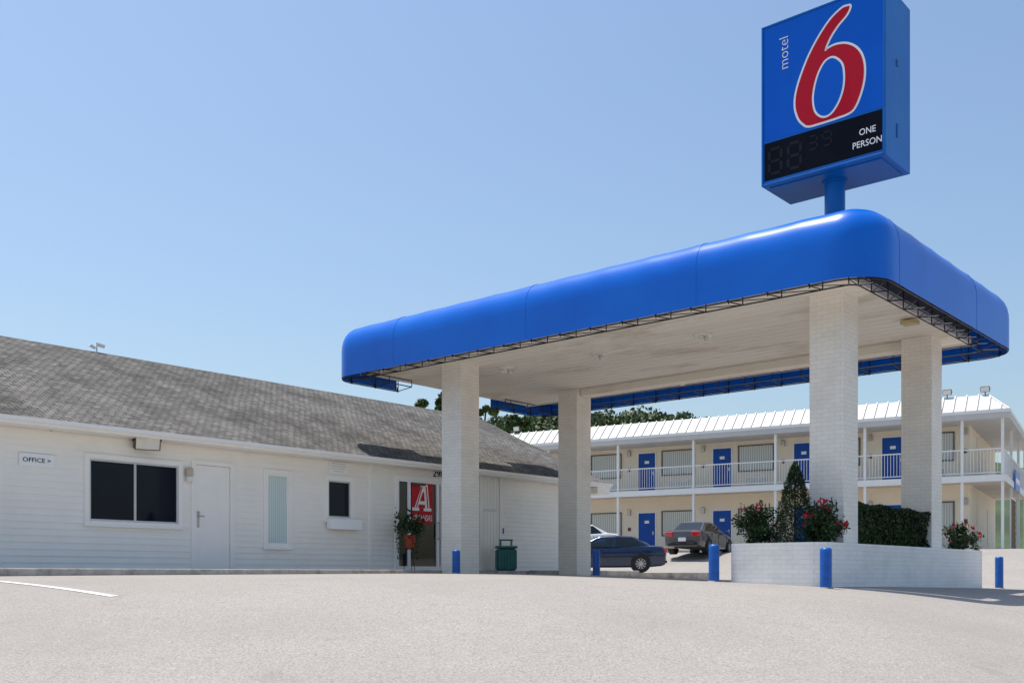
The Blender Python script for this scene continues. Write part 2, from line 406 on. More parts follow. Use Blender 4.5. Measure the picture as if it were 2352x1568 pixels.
for side in(0,1):
    ya,yb=(-.45,RY) if side==0 else (2*RY+.45,RY)
    vs=[];rows=12
    for j in range(rows+1):
        for i in range(nsx+1):
            k=j/rows; x=RX0+(RX1-RX0)*i/nsx; yy=ya+(yb-ya)*k
            vs.append((x,yy,2.62+(ZR-2.62)*k+.014*math.sin(x*1.7+j)*math.sin(k*3.1)))
    r.add(vs,[(j*(nsx+1)+i,j*(nsx+1)+i+1,(j+1)*(nsx+1)+i+1,(j+1)*(nsx+1)+i) for j in range(rows) for i in range(nsx)])
rf=r.build('roof',M_shingle,off)
r=MB(); r.box(RX0,RX1,-.47,-.445,2.49,2.615); r.box(RX0,RX1,-.445,-.03,2.5,2.52); r.box(RX0,RX1,-.53,-.472,2.54,2.612)
for x in(RX0,RX1-.03):
    for a,b in(((-.47,2.60),(RY,ZR-.02)),((2*RY+.47,2.60),(RY,ZR-.02))):
        r.add([(x,a[0],a[1]-.13),(x,b[0],b[1]-.13),(x,b[0],b[1]),(x,a[0],a[1]),(x+.03,a[0],a[1]-.13),(x+.03,b[0],b[1]-.13),(x+.03,b[0],b[1]),(x+.03,a[0],a[1])],[(0,1,2,3),(7,6,5,4),(0,4,5,1),(3,2,6,7)])
r.build('eave_fascia',M_trim,rf)
MB().box(S1+.01,RX1-.032,-.44,1.2,2.30,2.49).build('eave_return',M_trim,rf)
def wthing(name,label,cat,px,py,d=.018,group=None): 
    p=W(fs(px),d,fz(px,py)); return thing(name,label,cat,p,A_U,group)
s=fs(42);e=fs(124); t=wthing('wall_sign','small white wall sign reading OFFICE with an arrow, left of the wide dark window','sign',83,1057)
hw=(e-s)/2; MB().box(-hw,hw,-.02,0,-.11,.115).build('sign_board',M_white,t,bevel=.003)
text('OFFICE >',-hw+.06,hw-.07,-.035,.04,-.022,M_panel,t,bold=.008)
def floodlight(label,loc,rz_,sc_=1,cat='flood light',tilt=.5,group=None,up=0):
    t=thing('flood_light',label,cat,loc,rz_,group)
    b=MB(); b.obox((0,-.14*sc_,0),(.36*sc_,.13*sc_,.24*sc_),(tilt,0,0)); b.build('housing',M_bronze,t,bevel=.015*sc_)
    b=MB(); b.obox((0,-.14*sc_-.070*sc_*math.cos(tilt),-.070*sc_*math.sin(tilt)),(.32*sc_,.012,.20*sc_),(tilt,0,0)); b.build('lens',M_lens,t)
    for sx in(-1,1): b=MB(); b.obox((sx*.19*sc_,-.08*sc_,.02),(.012,.2*sc_,.03)); b.build('bracket',M_black,t)
    b=MB(); b.box(-.2*sc_,.2*sc_,-.01,.01,-.0,.04) if not up else b.box(-.02,.02,-.15*sc_,-.11*sc_,-.32*sc_,-.1*sc_)
    b.build('mount',M_black,t)
    return t
p=W(fs(333),.02,fz(335,1016)); floodlight('bronze flood light on the clapboard wall above the wide dark window',p,A_U-.35,1.3,tilt=.35)
cd=MB(); pts=[(115,990),(118,984),(160,988),(220,990),(270,994),(312,1003)]
cd.tube([W(fs(a),.03,fz(a,b)) for a,b in pts],.008,6); tag(cd.build('cable',M_bronze),'thin dark cable running along the office wall to the flood light','cable')
t=wthing('wall_lamp','beige box lamp on the wall between the wide window and the white door','lamp',430,1091)
MB().box(-.07,.07,-.10,0,-.02,.13).build('housing',mat('beige_lamp',(.55,.48,.36),.5),t,bevel=.015)
MB().box(-.06,.06,-.09,-.005,-.13,-.021).build('lens',M_lens,t,bevel=.015)
t=wthing('notice_sign','small white notice with lines of fine print above the little office window','sign',775,1074)
hw=(fs(796)-fs(755))/2; MB().box(-hw,hw,-.02,0,-.13,.13).build('sign_board',M_white,t)
for i,(l,r_) in enumerate([(.12,.9),(.06,.95),(.1,.88),(.2,.8)]):
    b=MB(); x=-hw+2*hw*l
    b.box(x,-hw+2*hw*r_,-.0225,-.0205,.078-i*.055,.094-i*.055); b.build('print_line',M_alu,t)
t=wthing('house_number','dark numerals 298 on the siding above the glass entrance','number',1004,1088)
text('298',-.16,.22,-.075,.085,-.004,M_panel,t,'numeral',bold=.01)
b0,b1=fs(945),fs(993); bz0,bz1=fz(965,1202),fz(965,1104)
t=thing('banner','red banner with a large white letter A hanging in the entrance door','banner',W(b0,.0,bz0),A_U)
bw=b1-b0;bh=bz1-bz0
MB().box(0,bw,-.014,-.008,0,bh).build('banner_cloth',M_bred,t)
X=lambda u,v=0:bw*(u+.10*(v-.5)); Z=lambda v:bh*v
def P2(L): return [(X(u,v),Z(v)) for u,v in L]
A_out=[(.04,.30),(.36,.30),(.36,.37),(.30,.37),(.33,.45),(.63,.45),(.65,.37),(.58,.37),(.58,.30),(.95,.30),(.95,.37),(.86,.37),(.70,.93),(.36,.93),(.36,.86),(.42,.86),(.14,.37),(.04,.37)]
MB().polyxz(P2(A_out),-.018,.003).build('emblem',M_white,t)
MB().polyxz(P2([(.19,.37),(.24,.37),(.47,.86),(.43,.86)]),-.0215,.003).build('emblem_stripe',M_bred,t)
MB().polyxz(P2([(.75,.37),(.80,.37),(.66,.88),(.61,.88)]),-.0215,.003).build('emblem_stripe',M_bred,t)
MB().polyxz(P2([(.38,.53),(.60,.53),(.55,.74),(.49,.74)]),-.0215,.003).build('emblem_counter',M_bred,t)
text('ARKANSAS',bw*.03,bw*.97,Z(.07),Z(.21),-.018,M_white,t,bold=.0)
hp=plane_hit(222,808,W(0,-RY),NV)
t=thing('roof_camera','small white security camera on a stub pole at the office ridge','camera',(hp.x,hp.y,ZR-.05),A_U)
MB().cyl((0,0,0),(0,0,.26),.018).build('pole',M_rail,t)
b=MB(); b.obox((.08,0,.22),(.22,.07,.07),(0,.15,0)); b.build('housing',M_rail,t,bevel=.01)
b=MB(); b.obox((-.1,0,.16),(.14,.06,.06),(0,.4,0)); b.build('housing',M_rail,t,bevel=.01)
pp=W(fs(905)-.0,.55); pp.z=.075
t=thing('potted_plant','leafy trailing plant in a red pot on a thin black stand beside the entrance','plant',pp,A_U)
b=MB(); 
for a_ in(0,2.1,4.2): b.tube([(.16*math.cos(a_),.16*math.sin(a_),0),(.09*math.cos(a_),.09*math.sin(a_),.25),(.11*math.cos(a_),.11*math.sin(a_),.5)],.008)
b.lathe([(.12,.49),(.13,.49),(.13,.51),(.12,.51)],n=16); b.build('stand',M_black,t)
MB().lathe([(0,.51),(.09,.51),(.13,.78),(.145,.78),(.145,.82),(.12,.82),(.12,.78),(0,.78)],n=20).build('pot',M_pot,t,smooth=40)
b=MB()
for i in range(560):
    a_=random.random()*6.28; rr=random.random()**.6*.36; zz=.98+random.gauss(.10,.13)-rr*.35*random.random()
    b.leaf((rr*math.cos(a_),rr*math.sin(a_),zz),random.uniform(.03,.06),.5)
for k in range(6):
    a_=random.random()*6.28
    for i in range(16): b.leaf((.26*math.cos(a_)+random.gauss(0,.03),.26*math.sin(a_)+random.gauss(0,.03),.8-i*.035),.035,.5)
b.build('foliage',M_leafB,t,recalc=False)
# slatted bin: round-cornered square body
p=plane_hit(1162,HY,W(0,.62),NV); t=thing('litter_bin','teal slatted litter bin with raised lid by the office wall between the canopy columns','bin',(p.x,p.y,.075),A_U-.75)
MB().box(-.24,.24,-.24,.24,0,.56).build('barrel',M_teal,t,bevel=.05)
for i in range(6):
    for sx,sy in((1,0),(-1,0),(0,1),(0,-1)):
        o1=-.19+i*.076; q=MB()
        if sx: q.obox((sx*.248,o1,.29),(.02,.05,.48))
        else: q.obox((o1,sy*.248,.29),(.05,.02,.48))
        q.build('slat',M_teal,t,bevel=.004)
b=MB(); b.box(-.27,.27,-.27,.27,.57,.63); b.box(-.17,.17,-.17,.17,.77,.80)
for sx in(-1,1):
    for sy in(-1,1): b.cyl((sx*.14,sy*.14,.62),(sx*.14,sy*.14,.775),.013)
b.build('lid',M_teal,t,bevel=.015)

# ------------------------------------------------------------------ canopy
can=thing('entrance_canopy','large drive-through canopy with rounded bright blue awning on four white brick columns','canopy',(C1.x,C1.y,0),A_U)
ZS=4.71
CO=[(0,0),(4.25,0),(0,-8.8),(4.25,-8.8)]
for x,y in CO:
    wp=C1+Vector((UX,UY,0))*x+Vector((LX,LY,0))*y
    zb=G(wp.x,wp.y)-.05
    b=MB(); b.box(x-.3,x+.3,y-.3,y+.3,zb,ZS+.01); b.build('column',M_brick,can,bevel=.006)
b=MB(); sx0,sx1,sy0,sy1=-.9,5.15,-9.45,2.4; n_=20; w_=(sx1-sx0)/n_
for i in range(n_):
    b.box(sx0+i*w_+.012,sx0+(i+1)*w_-.012,sy0,sy1,ZS,ZS+.019)
b.build('soffit',M_soffit,can)
b=MB(); b.box(sx0,sx1,sy0,sy1,ZS+.02,5.58); b.build('roof_deck',mat('canopy_deck',(.12,.11,.10),.9),can)
b=MB()
b.box(sx0-.03,sx0-.001,sy0-.03,sy1,ZS-.03,ZS+.12); b.box(sx1+.001,sx1+.03,sy0-.03,sy1,ZS-.03,ZS+.12); b.box(sx0,sx1,sy0-.03,sy0-.001,ZS-.03,ZS+.12)
b.build('edge_trim',M_soffit,can)
b=MB(); b.box(4.1,4.4,-8.49,-.31,ZS-.17,ZS-.002); b.build('beam',M_soffit,can,bevel=.004)
def roundpath(P,R,step):
    out=[]
    cur=Vector(P[0])
    for i in range(1,len(P)):
        p=Vector(P[i]); prev=Vector(P[i-1]); d=(p-prev).normalized()
        nrm=Vector((d.y,-d.x))
        end=p-d*(R[i] if i<len(P)-1 else 0)
        L=(end-cur).length; k=max(1,round(L/step))
        for j in range(k+(1 if i==len(P)-1 else 0)): out.append((cur+(end-cur)*(j/k),nrm))
        if i<len(P)-1:
            nx_=Vector(P[i+1]); d2=(nx_-p).normalized(); n2=Vector((d2.y,-d2.x)); r=R[i]; cen=end-nrm*r
            a0=math.atan2(nrm.y,nrm.x); a1=math.atan2(n2.y,n2.x); da=(a1-a0+math.pi)%(2*math.pi)-math.pi
            for j in range(12):
                a_=a0+da*j/12; v=Vector((math.cos(a_),math.sin(a_))); out.append((cen+v*r,v))
            cur=cen+n2*r
    return out
PTS=[(.45,2.62),(-1.60,2.62),(-1.60,-10.15),(5.98,-10.15),(5.98,2.62),(3.9,2.62)]; RD=[0,.58,.72,.72,.58,0]
path=roundpath(PTS,RD,.95/8)
PR=[(0,4.52),(0,4.8),(0,5.10),(.006,5.22),(.03,5.35),(.08,5.47),(.155,5.57),(.255,5.645),(.38,5.69),(.56,5.71)]
aw=MB(); dist=0; m=len(PR); seams=[]; lastk=-1
for i,(p,nv) in enumerate(path):
    if i: dist+=(p-path[i-1][0]).length
    fr=(dist/.95)%1; sg_=abs(math.sin(math.pi*fr))
    if int(dist/3.8)!=lastk: lastk=int(dist/3.8); seams.append((p,nv))
    for j,(ins,z) in enumerate(PR):
        w_=max(0,min(1,(j-3)/3)); 
        q=p-nv*(ins+.004*sg_*w_); aw.v.append((q.x,q.y,z-.008*sg_*w_))
for i in range(len(path)-1):
    for j in range(m-1): aw.f.append((i*m+j,(i+1)*m+j,(i+1)*m+j+1,i*m+j+1))
awn=aw.build('awning',M_awn,can,smooth=38,recalc=False)
for p,nv in seams[1:]:
    s_=MB(); s_.tube([((p-nv*(a-.0)).x,(p-nv*(a-.0)).y,z) for a,z in PR[:9]],.004,5); s_.build('seam',M_seam,awn)
fr_=MB(); acc=0;last=None
for i,(p,nv) in enumerate(path):
    if i:
        q,nq=path[i-1]
        for ins,z in((.02,4.50),(.54,4.55),(.54,4.70)):
            a_=q-nq*ins; b_=p-nv*ins
            fr_.cyl((a_.x,a_.y,z),(b_.x,b_.y,z),.013,n=5,cap=False)
        acc+=(p-q).length
    if i==0 or acc>.62 or i==len(path)-1:
        acc=0
        o1=p-nv*.02;o2=p-nv*.54
        fr_.cyl((o1.x,o1.y,4.50),(o2.x,o2.y,4.55),.011,n=5); fr_.cyl((o2.x,o2.y,4.55),(o2.x,o2.y,5.0),.011,n=5)
        fr_.cyl((o1.x,o1.y,4.50),(o1.x,o1.y,4.60),.011,n=5)
        if last:
            fr_.cyl((last[0].x,last[0].y,4.50),(o2.x,o2.y,4.55),.008,n=4)
        last=(o1,o2)
        pp_=[(p-nv*(a+.05),z-.05) for a,z in PR[:8]]; fr_.tube([(v.x,v.y,z) for v,z in pp_],.012,4)
fr_.build('awning_frame',M_black,can)
def loc_can(w): 
    d=w-C1; return d.x*UX+d.y*UY, d.x*LX+d.y*LY
for px,py in((1615,768),(1375,812),(1165,845),(1793,835),(1562,870),(1362,897)):
    hh=plane_hit(px,py,(0,0,ZS),(0,0,1)); x,y=loc_can(hh)
    lp=MB(); lp.lathe([(0,ZS-.002),(.19,ZS-.002),(.19,ZS-.035),(.15,ZS-.045),(0,ZS-.045)],(x,y,0),20); l=lp.build('ceiling_light',M_lens,can,smooth=40)
    for sx in(-.09,.09):
        q=MB(); q.lathe([(0,ZS-.045),(.05,ZS-.047),(.07,ZS-.14),(0,ZS-.15)],(x+sx,y,0),12); q.build('lamp',M_lens,l,smooth=40)
hh=plane_hit(2090,745,(0,0,ZS-.1),(0,0,1)); x,y=loc_can(hh); MB().box(x-.12,x+.12,y-.14,y+.14,ZS-.1,ZS-.031).build('junction_box',mat('beige_box',(.6,.48,.25),.5),can,bevel=.01)

# ------------------------------------------------------------------ sign
CC=C1+Vector((LX,LY,0))*-8.8
SW,SD,SZ0,SZ1=2.145,1.10,6.67,9.42
sg=thing('motel_sign','tall blue box sign with a big red numeral 6 on a pole above the canopy','sign',(CC.x+.02,CC.y,5.0),A_N)
o_=lambda z:z-5.0
b=MB(); b.box(-SW/2,SW/2,-SD/2,SD/2,o_(SZ0),o_(SZ1)); cab=b.build('cabinet',M_signblue,sg,bevel=.015)
b=MB(); w_=.036
frame(b,(-SW/2+w_,SW/2-w_,o_(SZ0)+w_,o_(SZ1)-w_),w_-.002,-SD/2-.022,-SD/2-.001)
b.build('cabinet_rim',M_signblue,sg,bevel=.006)
M_plate=mat('plate_blue',(.01,.10,.32),.5)
b=MB(); b.obox((SW/2+.005,-.05,o_(8.3)),(.012,.08,.1)); b.build('access_plate',M_plate,sg)
b=MB(); b.obox((SW/2+.005,-.05,o_(7.2)),(.012,.05,.22)); b.build('access_plate',M_plate,sg)
b=MB(); b.box(-SW/2+.1,SW/2-.1,-SD/2+.1,SD/2-.1,o_(SZ0)-.02,o_(SZ0)-.001); b.build('bottom_panel',M_signblue,sg)
fy=-SD/2-.004
ZP0,ZP1=6.755,7.40
MB().box(-SW/2+.038,SW/2-.038,fy,fy+.0035,o_(ZP1)+.03,o_(SZ1)-.038).build('face_panel',M_signface,sg)
MB().box(-SW/2+.05,SW/2-.05,fy,fy+.0035,o_(ZP0),o_(ZP1)).build('price_panel',M_panel,sg)
fo=CC+Vector((.02,0,0))+Vector((-UX,-UY,0))*(SD/2)
def sl(px,py):
    h=plane_hit(px,py,fo,(UX,UY,0)); d=h-CC-Vector((.02,0,0)); return d.dot(NV), h.z-5.0
def crom(P,k=8,closed=True):
    out=[];n=len(P)
    for i in range(n if closed else n-1):
        p=[Vector(P[(i+j-1)%n]) for j in range(4)]
        for s_ in range(k):
            t=s_/k; out.append(tuple(.5*((2*p[1])+(p[2]-p[0])*t+(2*p[0]-5*p[1]+4*p[2]-p[3])*t*t+(3*p[1]-p[0]-3*p[2]+p[3])*t**3)))
    return out
six=[(1952,17),(1946,16),(1933,22),(1908,47),(1882,86),(1859,130),(1841,176),(1830,215),(1828,246),(1835,271),(1846,284),(1858,289),
     (1885,282),(1925,269),(1952,258),(1965,243),(1977,212),(1984,180),(1984,148),(1976,123),(1961,108),(1941,102),(1919,105),(1903,113),(1895,119),(1897,108),(1908,84),(1925,58),(1944,35)]
ctr=[(1917,130),(1897,138),(1881,163),(1870,198),(1866,232),(1872,260),(1889,272),(1909,265),(1927,240),(1939,207),(1942,175),(1937,145)]
def offs(P,d):
    n=len(P);ar=sum(P[i][0]*P[(i+1)%n][1]-P[(i+1)%n][0]*P[i][1] for i in range(n)); sgn=1 if ar>0 else -1; out=[]
    for i in range(n):
        a_=Vector(P[i-1]);c_=Vector(P[(i+1)%n]);t=(c_-a_).normalized(); out.append((P[i][0]+t.y*d*sgn,P[i][1]-t.x*d*sgn))
    return out
s6=crom([sl(*p) for p in six]); c6=crom([sl(*p) for p in ctr])
zlim=o_(ZP1)+.035
w6=[(x,max(z,zlim)) for x,z in offs(s6,.036)]
def flat(pts,y,name,m):
    f=MB(); f.add([(x,y,z) for x,z in pts],[tuple(range(len(pts)))]); return f.build(name,m,sg,recalc=True)
flat(w6,fy-.004,'numeral_outline',M_white); flat([(x,max(z,zlim+.0)) for x,z in s6],fy-.008,'numeral',M_red)
flat(c6,fy-.012,'numeral_inner_outline',M_white); flat(offs(c6,-.034),fy-.016,'numeral_counter',M_signface)
x0,z0=sl(1790,163); x1,z1=sl(1811,83); text('motel',x0,x1,z0+.0,z1,fy-.004,M_white,sg,rot=1,bold=-.012)
x0,_=sl(1974,300); x1,_=sl(2012,300); _,z0=sl(1994,307); _,z1=sl(1994,292); text('ONE',x0,x1,z0,z1,fy-.003,M_white,sg,bold=.008)
x0,_=sl(1959,330); x1,_=sl(2026,330); _,z0=sl(1992,335); _,z1=sl(1992,320); text('PERSON',x0,x1,z0,z1,fy-.003,M_white,sg,bold=.008)
def seg(x,z,w,h,t,y,code):
    mb=MB()
    S={'a':(0,1,'h'),'g':(0,.5,'h'),'d':(0,0,'h'),'f':(0,.5,'v'),'b':(1,.5,'v'),'e':(0,0,'v'),'c':(1,0,'v')}
    for ch in code:
        a_,b_,o2=S[ch]
        if o2=='h': zz=z+b_*h; mb.add([(x+t*.6,y,zz-t/2),(x+w-t*.6,y,zz-t/2),(x+w-t*.6,y,zz+t/2),(x+t*.6,y,zz+t/2)],[(0,1,2,3)])
        else: xx=x+a_*w; za=z+b_*h+t*.7; zb=z+(b_+.5)*h-t*.7; mb.add([(xx-t/2,y,za),(xx+t/2,y,za),(xx+t/2,y,zb),(xx-t/2,y,zb)],[(0,1,2,3)])
    mb.build('digit',M_led,sg)
y_=fy-.003; zb=o_(ZP0)+.1
seg(-.93,zb,.22,.42,.05,y_,'abcdefg'); seg(-.58,zb,.22,.42,.05,y_,'abcdefg')
seg(-.22,zb+.22,.15,.22,.03,y_,'abcdg'); seg(.03,zb+.22,.15,.22,.03,y_,'abcdfg')
MB().cyl((0,0,-.28),(0,0,o_(SZ0)+.01),.17,n=24).build('pole',M_signblue,sg,smooth=40)
MB().cyl((0,0,o_(SZ0)-.05),(0,0,o_(SZ0)-.021),.21,n=24).build('collar',M_signblue,sg)

# ------------------------------------------------------------------ planter
pl=thing('planter','low white painted brick planter around the two right-hand canopy columns','planter',(CC.x,CC.y,0),A_U)
X0,X1,Y0,Y1=-1.5,6.8,-.5,1.25
def rrect(x0,x1,y0,y1,r):
    out=[]
    for cx,cy,a0,rr in((x1-r,y1-r,0,r),(x0+r,y1-r,90,r),(x0+r,y0+r,180,r),(x1-r,y0+r,270,r)):
        for k in range(9): a_=math.radians(a0+k*90/8); out.append((cx+rr*math.cos(a_),cy+rr*math.sin(a_)))
    return out
ou=rrect(X0,X1,Y0,Y1,.32); inn=rrect(X0+.2,X1-.2,Y0+.2,Y1-.2,.14); n_=len(ou); b=MB()
zt=.50
vs=[(x,y,-.85) for x,y in ou]+[(x,y,zt) for x,y in ou]+[(x,y,zt) for x,y in inn]+[(x,y,.2) for x,y in inn]
fc=[]
for i in range(n_):
    j=(i+1)%n_
    for k in range(3): fc.append((k*n_+i,k*n_+j,(k+1)*n_+j,(k+1)*n_+i))
b.add(vs,fc); b.build('wall',M_brick2,pl,smooth=30)
b=MB(); b.add([(x,y,.42) for x,y in inn],[tuple(range(n_))]); b.build('soil',M_soil,pl)
def PW(u,l,z=0): return CC+Vector((UX,UY,0))*u+Vector((LX,LY,0))*l+Vector((0,0,z))
def bush(label,loc,rx,h,flowers,nl=2600):
    t=thing('rose_bush',label,'shrub',loc,0,'flowering bushes in the planter')
    for i in range(7):
        b=MB(); a_=random.random()*6.28; b.tube([(0,0,0),(.12*math.cos(a_),.12*math.sin(a_),h*.35),(rx*.6*math.cos(a_),rx*.6*math.sin(a_),h*.75)],.012,5); b.build('stem',M_bark,t)
    def inside(k=1):
        d=Vector((random.gauss(0,1),random.gauss(0,1),random.gauss(0,1))).normalized()*random.random()**.38*k
        return (d.x*rx*.84,d.y*rx*.84,max(.04,h*.5+d.z*h*.45))
    cl=[inside() for _ in range(26)]
    b=MB()
    for i in range(nl):
        c=random.choice(cl); b.leaf((c[0]+random.gauss(0,.06),c[1]+random.gauss(0,.06),max(.02,c[2]+random.gauss(0,.06))),random.uniform(.018,.038),.6)
    for i in range(9):
        a_=random.random()*6.28; rr=random.uniform(.2,.9)
        for k in range(10): b.leaf((rx*rr*math.cos(a_),rx*rr*math.sin(a_),h*(.95-.25*rr)+k*.018),.022,.6)
    b.build('foliage',M_leafB,t,recalc=False)
    for i in range(flowers):
        a_=random.uniform(math.pi*1.05,math.pi*1.95) if random.random()<.7 else random.random()*6.28; e_=random.uniform(-.1,1.45)
        v=(rx*.92*math.cos(a_)*math.cos(e_),rx*.92*math.sin(a_)*math.cos(e_),h*.5+h*.55*math.sin(e_))
        b=MB(); R_=random.uniform(.010,.022)
        for k in range(11): b.leaf((v[0]+random.gauss(0,R_),v[1]+random.gauss(0,R_),v[2]+random.gauss(0,R_)),random.uniform(.014,.026),.8)
        b.build('flower',M_rose,t,recalc=False)
def at(px,Y,z): return ((px-CX)/F*Y,Y,z)
bush('red flowering rose bush at the left end of the brick planter',at(1734,17.2,.42),.40,.76,9,2500)
bush('red flowering rose bush in front of the pointed conifer',at(1892,16.45,.42),.39,.74,22,2900)
bush('small red flowering rose bush at the far right end beyond the clipped hedge',at(2207,21.9,.42),.44,.62,14,2200)
t=thing('conifer','pointed dark green dwarf conifer standing among the red roses','tree',at(1826,16.75,.42))
b=MB(); b.cyl((0,0,0),(0,0,1.2),.03,.008); b.build('trunk',M_bark,t)
b=MB()
for i in range(12500):
    k=random.random()**1.4; z=.02+k*1.39; a_=random.random()*6.28
    rr=(.39*(1-k)**.72+.012)*(1+.12*math.sin(a_*5+k*26)+random.gauss(0,.07))
    rr*=random.random()**.16; b.leaf((rr*math.cos(a_),rr*math.sin(a_),z+random.gauss(0,.015)),random.uniform(.013,.028),.35)
b.build('crown',M_leafC,t,recalc=False)
h=thing('hedge','dense clipped boxy dark green hedge between the two planter columns','hedge',PW(0,0,.42),A_U)
b=MB(); hx0,hx1,hy0,hy1,hh_=.42,3.85,-.28,.5,.79
for i in range(15000):
    f=random.random(); x=random.uniform(hx0,hx1); y=random.uniform(hy0,hy1); z=random.uniform(.03,hh_)
    if f<.4: y=hy0+abs(random.gauss(0,.03))
    elif f<.5: x=hx0+abs(random.gauss(0,.03))
    elif f<.58: x=hx1-abs(random.gauss(0,.03))
    elif f<.85: z=hh_-abs(random.gauss(0,.03))
    n3=.04*math.sin(x*7)*math.sin(z*8+x*3)+random.gauss(0,.016)
    b.leaf((x,y+n3,z+.03*math.sin(x*5)),random.uniform(.016,.036),.6)
b.build('foliage',M_hedge,h,recalc=False)
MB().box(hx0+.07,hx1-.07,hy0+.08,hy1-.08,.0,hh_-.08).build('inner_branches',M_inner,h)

# ------------------------------------------------------------------ bollards
def bollard(label,x,y,hh,r=.088):
    z=G(x,y)-.02
    t=thing('bollard',label,'bollard',(x,y,z),0,'blue bollards around the drive')
    MB().lathe([(0,0),(r,0),(r,hh-.05),(r*.95,hh-.025),(r*.7,hh-.005),(0,hh)],n=24).build('post',M_boll,t,smooth=40)
    MB().lathe([(r+.001,.0),(r+.03,.0),(r+.02,.03),(r+.001,.035)],n=20).build('concrete_collar',M_conc,t,smooth=40)
for lab,px,Y,top in(('blue bollard in front of the leftmost canopy column',1048,21.9,1262),
                  ('blue bollard beside the dark blue sedan and the second column from the left',1370,24.2,1262),
                  ('blue bollard just off the left end of the brick planter',1640,16.9,1249),
                  ('blue bollard standing in front of the planter corner, the nearest one',1897,15.2,1256),
                  ('blue bollard beyond the right end of the brick planter',2295,23.0,1277)):
    x=(px-CX)/F*Y; z=(HY-top)/F*Y; bollard(lab,x,Y,z-G(x,Y)+.02)

# ------------------------------------------------------------------ motel block
mo=thing('motel_building','long two-storey cream motel block with blue doors, white railings and ribbed metal roof','building',(MA.x,MA.y,0),A_M)
ZF=(1.06,4.12); MX0,MX1,MD=-9.6,15.2,11.0
b=MB(); b.box(MX0,MX1,0,MD,.5,6.47); b.build('wall',M_mwall,mo)
DKX=16.7
b=MB(); b.box(MX0-.1,DKX,-1.65,-.002,3.90,4.10); b.box(MX1+.002,DKX,-.002,MD,3.90,4.10); b.build('walkway_deck',M_deck,mo)
b=MB(); b.box(MX0-.12,DKX+.02,-1.69,-1.652,3.86,4.13); b.box(DKX+.002,DKX+.04,-1.652,MD,3.86,4.13); b.build('deck_fascia',M_rail,mo)
b=MB(); b.box(MX0-.1,DKX+.3,-1.8,-.002,.6,1.05); b.box(MX1+.002,DKX+.3,-.002,MD,.6,1.05); b.build('walkway',M_deck,mo)
ro0,ro1,ry0,ry1=MX0-.35,DKX+.2,-1.85,MD+.4
ins=.9; b=MB(); b.box(ro0,ro1,ry0,ry1,6.47,6.80)
zr0,zr1=6.802,7.60
b.add([(ro0,ry0,zr0),(ro1,ry0,zr0),(ro1,ry1,zr0),(ro0,ry1,zr0),(ro0+ins,ry0+ins,zr1),(ro1-ins,ry0+ins,zr1),(ro1-ins,ry1-ins,zr1),(ro0+ins,ry1-ins,zr1)],
  [(0,1,5,4),(1,2,6,5),(2,3,7,6),(3,0,4,7),(4,5,6,7)])
mr=b.build('roof',M_roofm,mo)
b=MB(); g2=MB(); sl_=math.atan2(zr1-zr0,ins); Ls=math.hypot(ins,zr1-zr0)
x=ro0+.3
while x<ro1-.2:
    k=min(1,(x-ro0)/ins,(ro1-x)/ins); l=Ls*k
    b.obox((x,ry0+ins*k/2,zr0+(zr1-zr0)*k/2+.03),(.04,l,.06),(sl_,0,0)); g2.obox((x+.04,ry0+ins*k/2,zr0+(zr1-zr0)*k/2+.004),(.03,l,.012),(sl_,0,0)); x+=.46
y=ry0+.3
while y<ry1-.2:
    k=min(1,(y-ry0)/ins,(ry1-y)/ins); l=Ls*k
    b.obox((ro1-ins*k/2,y,zr0+(zr1-zr0)*k/2+.03),(l,.04,.07),(0,sl_,0)); y+=.46
b.cyl((ro1,ry0,zr0+.01),(ro1-ins,ry0+ins,zr1+.01),.04,n=6)
b.build('roof_rib',M_rib,mr)['kind']='stuff'
g2.build('rib_shade_strip',M_ribshade,mr)['kind']='stuff'  # flat dark strips along the ribs, rib shading put into colour
b=MB(); b.box(ro0-.02,ro1+.02,ry0-.03,ry0-.001,6.70,6.83); b.box(ro1+.001,ro1+.03,ry0-.001,ry1,6.70,6.83); b.build('gutter',M_rail,mr)
posts=[-8.9,-4.9,-.9,3.1,7.1,11.1,15.07,DKX-.08]
for x in posts: MB().box(x-.055,x+.055,-1.62,-1.51,1.0,6.468).build('post',M_rail,mo)
for y in(2.5,6.5,10.5): MB().box(DKX-.135,DKX-.025,y-.05,y+.06,1.0,6.468).build('post',M_rail,mo)
def rail(a,b_,fixed,axis):
    r=MB(); L=b_-a
    def bx(u0,u1,w,z0,z1):
        if axis=='x': r.box(u0,u1,fixed-w,fixed+w,z0,z1)
        else: r.box(fixed-w,fixed+w,u0,u1,z0,z1)
    bx(a,b_,.025,5.20,5.25); bx(a,b_,.02,4.22,4.26); n=max(1,int(L/.125)); 
    for i in range(1,n): u=a+L*i/n; bx(u-.009,u+.009,.009,4.26,5.20)
    r.build('railing',M_rail,mo)
ends=[MX0]+posts
for a_,b_ in zip(ends,ends[1:]):
    rail(a_+.057,b_-.057,-1.565,'x')
for a_,b_ in zip([-1.5,2.5,6.5],[2.45,6.45,10.45]): rail(a_+.057,b_,DKX-.08,'y')
